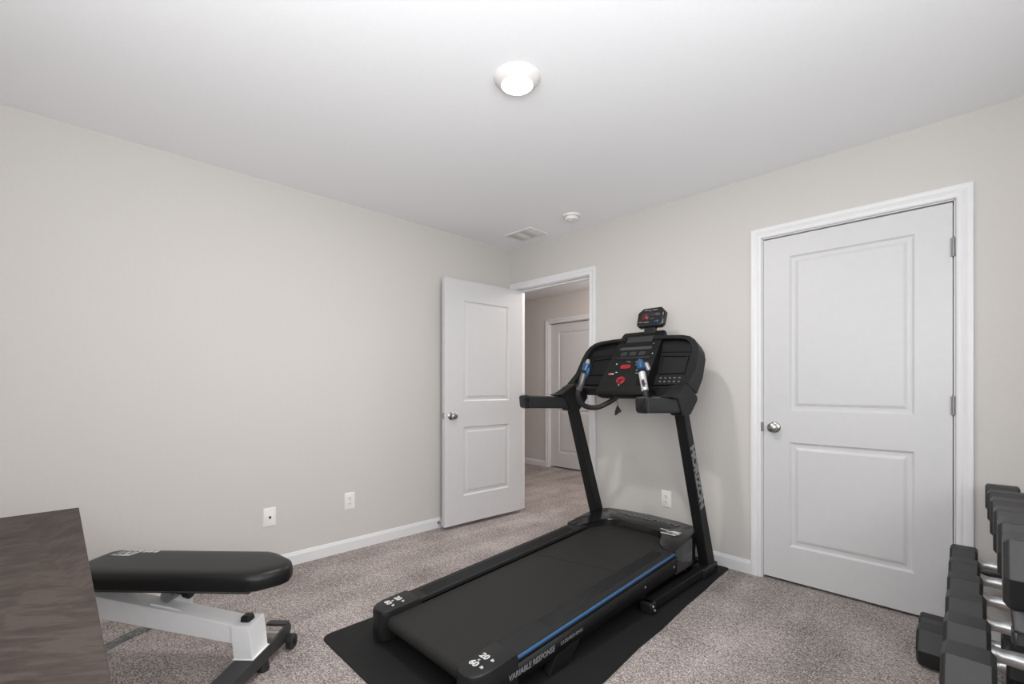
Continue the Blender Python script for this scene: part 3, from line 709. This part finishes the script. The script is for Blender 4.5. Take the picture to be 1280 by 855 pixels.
dq('display_graphic_and_glint', -.062, -.012, -.020, .028, 'maroon'); dq('display_graphic_and_glint', -.004, .070, .004, .028, 'screen'); dq('display_graphic_and_glint', -.004, .030, -.018, -.006, 'screen')
dq('display_graphic_and_glint', .030, .066, -.040, -.024, 'bluem')  # bluish patch paints a glint on the panel, not print
for a0, a1, b in ((-.045, -.022, .047), (-.016, .002, .045), (.008, .050, .047), (-.078, -.056, -.032), (-.048, -.005, -.034)): dq('display_marking', a0, a1, b-.0025, b+.0025, 'print_g')

# ------------------------------------------------------------------ weight bench
bd = Vector((.71999, .69399, 0)); bp = Vector((.69399, -.71999, 0)); UZ = Vector((0, 0, 1))
def Q(d, p, z): return bd*d + bp*p + UZ*z
BN = thing('weight_bench', 'flat weight bench with black padded top on a white steel frame', 'weight bench', Q(-1.2, 2.557, 0))
# padded top
pad_o = [(-1.632, 2.445), (-1.606, 2.421), (-.945, 2.421), (-.900, 2.442), (-.812, 2.512), (-.795, 2.540), (-.786, 2.590), (-.800, 2.622), (-.858, 2.680), (-.905, 2.694), (-1.606, 2.694), (-1.632, 2.670)]
cd, cp = -1.2, 2.557
def pr_(k, e, z): return [Q(cd + (d-cd)*(1-e/.43), cp + (p-cp)*(1-e/.137), z) for d, p in pad_o]
g = G(); g.loft([pr_(0, .014, .385), pr_(0, .003, .392), pr_(0, 0, .405), pr_(0, 0, .428), pr_(0, .004, .442), pr_(0, .013, .4515), pr_(0, .026, .456), pr_(0, .05, .458)])
pad = g.build('padded_top', 'vinyl', BN, label='black vinyl padded top')
g = G(); g.hexa([Q(-1.60, 2.449, .374), Q(-.90, 2.449, .374), Q(-.90, 2.665, .374), Q(-1.60, 2.665, .374)], [Q(-1.60, 2.449, .386), Q(-.90, 2.449, .386), Q(-.90, 2.665, .386), Q(-1.60, 2.665, .386)])
g.build('base_board', 'foot', pad)
# brand mark on the pad: white block with dark letters, then a short row
zz = .4588
def onpad(d, p, dz=0): return Q(d, p, zz+dz)
g = G(); g.prism([(-1.560, 2.455), (-1.478, 2.455), (-1.492, 2.515), (-1.574, 2.515)], lambda a, b: onpad(a, b, -.001), lambda a, b: onpad(a, b, .0004)); lg = g.build('logo', 'print_w', pad, label='white logo patch')
g = G()
for a0, w in ((-1.556, .020), (-1.530, .022), (-1.502, .016)):     # worn, unreadable dark marks on the patch
    g.ring([(a0, 2.465), (a0+w, 2.465), (a0+w-.008, 2.505), (a0-.008, 2.505)], [(a0+.004, 2.471), (a0+w-.005, 2.471), (a0+w-.011, 2.499), (a0-.002, 2.499)], lambda a, b: onpad(a, b, .0003), lambda a, b: onpad(a, b, .0010))
g.build('logo_mark', 'vinyl', lg)
for a0 in (-1.468, -1.446, -1.422):
    g = G(); g.prism([(a0, 2.458), (a0+.016, 2.458), (a0+.012, 2.476), (a0-.004, 2.476)], lambda a, b: onpad(a, b, -.001), lambda a, b: onpad(a, b, .0006)); g.build('logo_dash', 'print_w', pad)
# seam across the pad
# main beam sloping down to the front post
def beam(p0, p1, z_in, h):
    pass
g = G(); A_, B_ = (-1.72, .272, .360), (-.985, .147, .222)
g.hexa([Q(A_[0], 2.512, A_[1]), Q(A_[0], 2.604, A_[1]), Q(B_[0], 2.604, B_[1]), Q(B_[0], 2.512, B_[1])], [Q(A_[0], 2.512, A_[2]), Q(A_[0], 2.604, A_[2]), Q(B_[0], 2.604, B_[2]), Q(B_[0], 2.512, B_[2])])
g.build('main_beam', 'white_metal', BN, bevel=.005, seg=3)
g = G(); g.hexa([Q(-.990, 2.507, .097), Q(-.916, 2.507, .097), Q(-.916, 2.615, .097), Q(-.990, 2.615, .097)], [Q(-1.004, 2.507, .226), Q(-.930, 2.507, .224), Q(-.930, 2.615, .224), Q(-1.004, 2.615, .226)])
g.hexa([Q(-.995, 2.502, .0955), Q(-.910, 2.502, .0955), Q(-.910, 2.620, .0955), Q(-.995, 2.620, .0955)], [Q(-.994, 2.504, .1000), Q(-.911, 2.504, .1000), Q(-.911, 2.618, .1000), Q(-.994, 2.618, .1000)])
post = g.build('front_post', 'white_metal', BN, bevel=.003)
g = G(); g.hexa([Q(-.985, 2.540, .222), Q(-.947, 2.540, .222), Q(-.947, 2.585, .222), Q(-.985, 2.585, .222)], [Q(-.984, 2.543, .247), Q(-.952, 2.543, .247), Q(-.952, 2.582, .247), Q(-.984, 2.582, .247)])
g.build('post_plug', 'black_plastic', post, bevel=.006, seg=3)
# front T foot, rubber feet, wheels and axle tube
FD0, FD1 = -.985, -.908
g = G(); g.hexa([Q(FD0, 2.490, .042), Q(FD1, 2.490, .042), Q(FD1, 2.83, .042), Q(FD0, 2.83, .042)], [Q(FD0, 2.490, .0955), Q(FD1, 2.490, .0955), Q(FD1, 2.83, .0955), Q(FD0, 2.83, .0955)])
ft = g.build('front_foot', 'foot', BN, bevel=.003)
def lpl(ps, d0, d1):
    g.prism(ps, lambda a, b: Q(d0, a, b), lambda a, b: Q(d1, a, b))
g = G(); lpl([(2.50, .044), (2.50, .095), (2.372, .108), (2.340, .104), (2.332, .080), (2.352, .040), (2.385, .036)], -.918, -.907)
br = g.build('wheel_bracket', 'foot', ft, bevel=.002)
g = G(); g.hexa([Q(-1.000, 2.335, .100), Q(-.918, 2.335, .100), Q(-.918, 2.372, .100), Q(-1.000, 2.372, .100)], [Q(-1.000, 2.338, .112), Q(-.910, 2.338, .112), Q(-.910, 2.372, .112), Q(-1.000, 2.372, .112)])
g.build('foot_pad_bracket', 'foot', ft, bevel=.002)
g = G(); g.tube([Q(-.906, 2.362, .032), Q(-.902, 2.362, .032), Q(-.882, 2.362, .032), Q(-.878, 2.362, .032)], [.027, .032, .032, .027], 24); wh = g.build('wheel', 'rubber', ft)
g = G(); g.tube([Q(-.879, 2.362, .032), Q(-.874, 2.362, .032)], .011, 12); g.build('hub', 'charcoal', wh)
g = G(); g.tube([Q(-1.005, 2.392, .066), Q(-.917, 2.392, .066)], .027, 18); g.build('axle_tube', 'tan', ft, label='bare metal axle tube')
for pp in (2.735, 2.52):
    g = G(); g.tube([Q(-.93, pp, 0), Q(-.93, pp, .006), Q(-.93, pp, .043)], [.022, .026, .020], 18); g.build('rubber_foot', 'rubber', ft)
# rear support and foot (behind the desk), so that the bench stands
g = G(); g.hexa([Q(-1.70, 2.515, .03), Q(-1.635, 2.515, .03), Q(-1.635, 2.600, .03), Q(-1.70, 2.600, .03)], [Q(-1.70, 2.515, .345), Q(-1.635, 2.515, .345), Q(-1.635, 2.600, .345), Q(-1.70, 2.600, .345)])
g.build('rear_post', 'white_metal', BN, bevel=.003)
g = G(); g.hexa([Q(-1.70, 2.47, 0), Q(-1.635, 2.47, 0), Q(-1.635, 2.66, 0), Q(-1.70, 2.66, 0)], [Q(-1.70, 2.47, .04), Q(-1.635, 2.47, .04), Q(-1.635, 2.66, .04), Q(-1.70, 2.66, .04)])
g.build('rear_foot', 'foot', BN, bevel=.003)
# hinge bracket and pin between beam and pad
g = G()
for pp in (2.515, 2.579):
    tp = 0 if pp < 2.55 else 1
    g.prism([(-1.345, .285), (-1.225, .262), (-1.222, .298 - .030*tp), (-1.250, .322 - .044*tp), (-1.345, .326 - .030*tp)], lambda a, b: Q(a, pp, b), lambda a, b: Q(a, pp+.005, b))
pb = g.build('pivot_bracket', 'white_metal', BN, bevel=.001)
g = G(); g.tube([Q(-1.290, 2.526, .318), Q(-1.290, 2.573, .318)], .024, 18); g.tube([Q(-1.290, 2.5495, .318), Q(-1.290, 2.5495, .376)], .017, 14); g.build('pivot_block', 'grey_metal', pb)
g = G(); g.tube([Q(-1.292, 2.5495, .335), Q(-1.232, 2.5495, .322)], .008, 10); g.tube([Q(-1.240, 2.5495, .326), Q(-1.228, 2.5495, .323), Q(-1.208, 2.5495, .319), Q(-1.200, 2.5495, .317)], [.011, .018, .019, .012], 16); g.build('adjust_knob', 'black_plastic', pb)
# stowed strap on the carpet under the bench
g = G(); path = [(.53, -3.02), (.455, -2.945), (.405, -2.885), (.370, -2.825), (.345, -2.770), (.330, -2.735)]
L_, R_ = [], []
for k, (x, y) in enumerate(path):
    a = Vector((*path[max(k-1, 0)], 0)); b = Vector((*path[min(k+1, len(path)-1)], 0)); d = (b-a).normalized(); n = Vector((-d.y, d.x, 0))*.030
    L_.append(Vector((x, y, 0))+n); R_.append(Vector((x, y, 0))-n)
g.loft([[L_[k], R_[k], R_[k]+UZ*.005, L_[k]+UZ*.005] for k in range(len(path))])
o = g.build('strap', 'strap'); recenter(o, (.34, -2.86, 0)); tag(o, 'dark grey-green speckled strap lying on the carpet below the bench', 'strap')

# ------------------------------------------------------------------ desk
DX0, DX1, DY0, DY1, DZ = 1.015, 2.47, -3.60, -3.006, .75
DK = thing('desk', 'brown weathered wood desk corner at the lower left', 'desk', ((DX0+DX1)/2, (DY0+DY1)/2, 0))
g = G(); g.box((DX0, DY0, DZ-.035), (DX1, DY1, DZ)); g.build('desktop', 'wood', DK, bevel=.0025)
for x in (DX0+.03, DX1-.09):
    for y in (DY0+.03, DY1-.09):
        g = G(); g.box((x, y, 0), (x+.06, y+.06, DZ-.035)); g.build('leg', 'wood', DK, bevel=.003)
g = G(); g.box((DX0+.09, DY1-.06, DZ-.125), (DX1-.09, DY1-.04, DZ-.035)); g.box((DX0+.09, DY0+.04, DZ-.125), (DX1-.09, DY0+.06, DZ-.035))
g.box((DX0+.04, DY0+.09, DZ-.125), (DX0+.06, DY1-.09, DZ-.035)); g.box((DX1-.06, DY0+.09, DZ-.125), (DX1-.04, DY1-.09, DZ-.035)); g.build('apron', 'wood', DK)

# ------------------------------------------------------------------ dumbbell rack and dumbbells
TIERS = [(2.930, .012), (3.045, .345), (3.150, .645)]      # left end of the dumbbells, resting height
RK = thing('dumbbell_rack', 'three-tier metal dumbbell rack along the right side', 'rack', (3.30, -.9, 0))
for (xl, z) in TIERS:
    for dx in (.050, .285):
        g = G(); x = xl+dx
        g.box((x-.016, -1.62 if z > .1 else -.50, z-.008), (x+.016, -.10, z-.0015))
        if z > .1: g.box((x-.016, -1.62, z-.038), (x-.012, -.10, z-.004))
        g.build('shelf_rail', 'foot', RK)
for y in (-.125, -1.595):
    g = G()
    for (dx0) in (.050, .285):
        a = Vector((TIERS[0][0]+dx0, y, 0)); b = Vector((TIERS[2][0]+dx0+.012, y, TIERS[2][1]-.036)); 
    for (xl, z) in TIERS:
        if z > .1: g.box((xl+.03, y-.018, z-.036), (3.50, y+.018, z-.008))
    g.box((3.46, y-.02, 0), (3.51, y+.02, .70)); g.box((2.98 if y > -1 else 3.28, y-.02, 0), (3.50, y+.02, .004))
    g.build('end_frame', 'foot', RK, bevel=.002)
def head(g, x0, x1, S, zb, y):
    """hexagonal head lying on a flat; chamfered ends"""
    def rg(x, k): return [(x, y + S/2/math.cos(R(30))*k*math.cos(R(60*i)), zb + S/2 + S/2/math.cos(R(30))*k*math.sin(R(60*i))) for i in range(6)]
    c = S*.06
    g.loft([rg(x0, .86), rg(x0+c, 1), rg(x1-c, 1), rg(x1, .86)])
def dumbbell(label, xl, zb, y, S, Lh, group):
    HL = .130
    t = thing('dumbbell', label, 'dumbbell', (xl+Lh+HL/2, y, zb), group)
    for a in (xl, xl+Lh+HL):
        g = G(); head(g, a, a+Lh, S, zb, y); g.build('head', 'rubber', t, bevel=.0022, seg=2, label='black rubber hex head')
    x0 = xl+Lh; z = zb+S/2; r = .0155 + S*.022
    pts = [(x0-.008, r*1.28), (x0+.004, r*1.28), (x0+.010, r*1.12), (x0+.020, r*.98), (x0+.040, r*1.04), (x0+.065, r*1.12), (x0+.090, r*1.04), (x0+.110, r*.98), (x0+.120, r*1.12), (x0+.126, r*1.28), (x0+HL+.008, r*1.28)]
    g = G(); g.tube([(p, y, z) for p, q in pts], [q for p, q in pts], 20); g.build('handle', 'chrome', t, label='knurled chrome handle')
    return t
ORD = ['farthest', 'second farthest', 'third farthest', 'third nearest', 'second nearest', 'nearest']
GRP = ['dumbbells on the bottom tier', 'dumbbells on the middle tier', 'dumbbells on the top tier']
for k, y in enumerate((-.26, -.485)):
    dumbbell('black hex dumbbell on the bottom tier of the rack, %s of its two' % ('farther' if k == 0 else 'nearer'), TIERS[0][0]+.010*k, TIERS[0][1], y, .112+.036*k, .125, GRP[0])
for k in range(6):
    y = -.275 - .2355*k
    dumbbell('black hex dumbbell with chrome handle, %s on the rack middle tier' % ORD[k], 3.032+.006*k, TIERS[1][1], y, .118+.0075*k, .086+.0025*k, GRP[1])
for k in range(6):
    y = -.275 - .2355*k
    dumbbell('black hex dumbbell with chrome handle, %s on the rack top tier' % ORD[k], 3.139+.006*k, TIERS[2][1], y, .100+.012*k, .100+.006*k, GRP[2])

# ------------------------------------------------------------------ camera
cam = bpy.data.cameras.new('camera'); co = bpy.data.objects.new('camera', cam); COL.objects.link(co)
F = 581.0
cam.sensor_fit = 'HORIZONTAL'; cam.sensor_width = 36; cam.lens = F/1280*36
cam.shift_y = (483 - 427.5)/1280
cam.clip_start = .02
rt = Vector((.700, .714, 0)).normalized()
co.location = (3.142, -3.06, 1.155)
co.rotation_euler = (math.pi/2, 0, math.atan2(rt.y, rt.x))
SC.camera = co

# ------------------------------------------------------------------ light
def area(name, loc, direction, sx, sy, power, col=(1, 1, 1)):
    l = bpy.data.lights.new(name, 'AREA'); l.shape = 'RECTANGLE'; l.size = sx; l.size_y = sy; l.energy = power; l.color = col
    o = bpy.data.objects.new(name, l); COL.objects.link(o); o.location = loc
    o.rotation_euler = Vector(direction).to_track_quat('-Z', 'Z').to_euler(); return o
area('daylight_and_fill', (XR+.16, (WY0+WY1)/2, (WZ0+WZ1)/2), (-1, .0, 0), .56, 1.2, 19, (.98, .99, 1))
area('daylight_and_fill', (XR+.10, (VY0+VY1)/2, (WZ0+WZ1)/2), (-1, .55, 1.0), .95, 1.15, 42, (.98, .99, 1))  # added fill through the made-up right-hand window, tilted up
area('daylight_and_fill', ((NX0+NX1)/2, YN-.08, (NZ0+NZ1)/2), (-.65, 1, 1.0), 1.35, 1.1, 42, (.98, .99, 1))  # added fill from behind the camera, aimed up at the ceiling
l = bpy.data.lights.new('ceiling_lamp', 'AREA'); l.shape = 'DISK'; l.size = .11; l.energy = 16; l.color = (1, .96, .92)
o = bpy.data.objects.new('ceiling_lamp', l); COL.objects.link(o); o.location = (LX, LY, H-.046)
l = bpy.data.lights.new('hall_fill', 'POINT'); l.shadow_soft_size = .12; l.energy = 36; l.color = (1, .93, .88)  # unseen point light added to brighten the hall
o = bpy.data.objects.new('hall_fill', l); COL.objects.link(o); o.location = (.6, 1.0, 2.25)
w = bpy.data.worlds.new('world'); SC.world = w; w.use_nodes = True
w.node_tree.nodes['Background'].inputs[0].default_value = (.85, .92, 1, 1); w.node_tree.nodes['Background'].inputs[1].default_value = 1.0
vs = SC.view_settings
vs.view_transform = 'Standard'; vs.look = 'None'; vs.gamma = 1; vs.use_curve_mapping = False; vs.exposure = .10
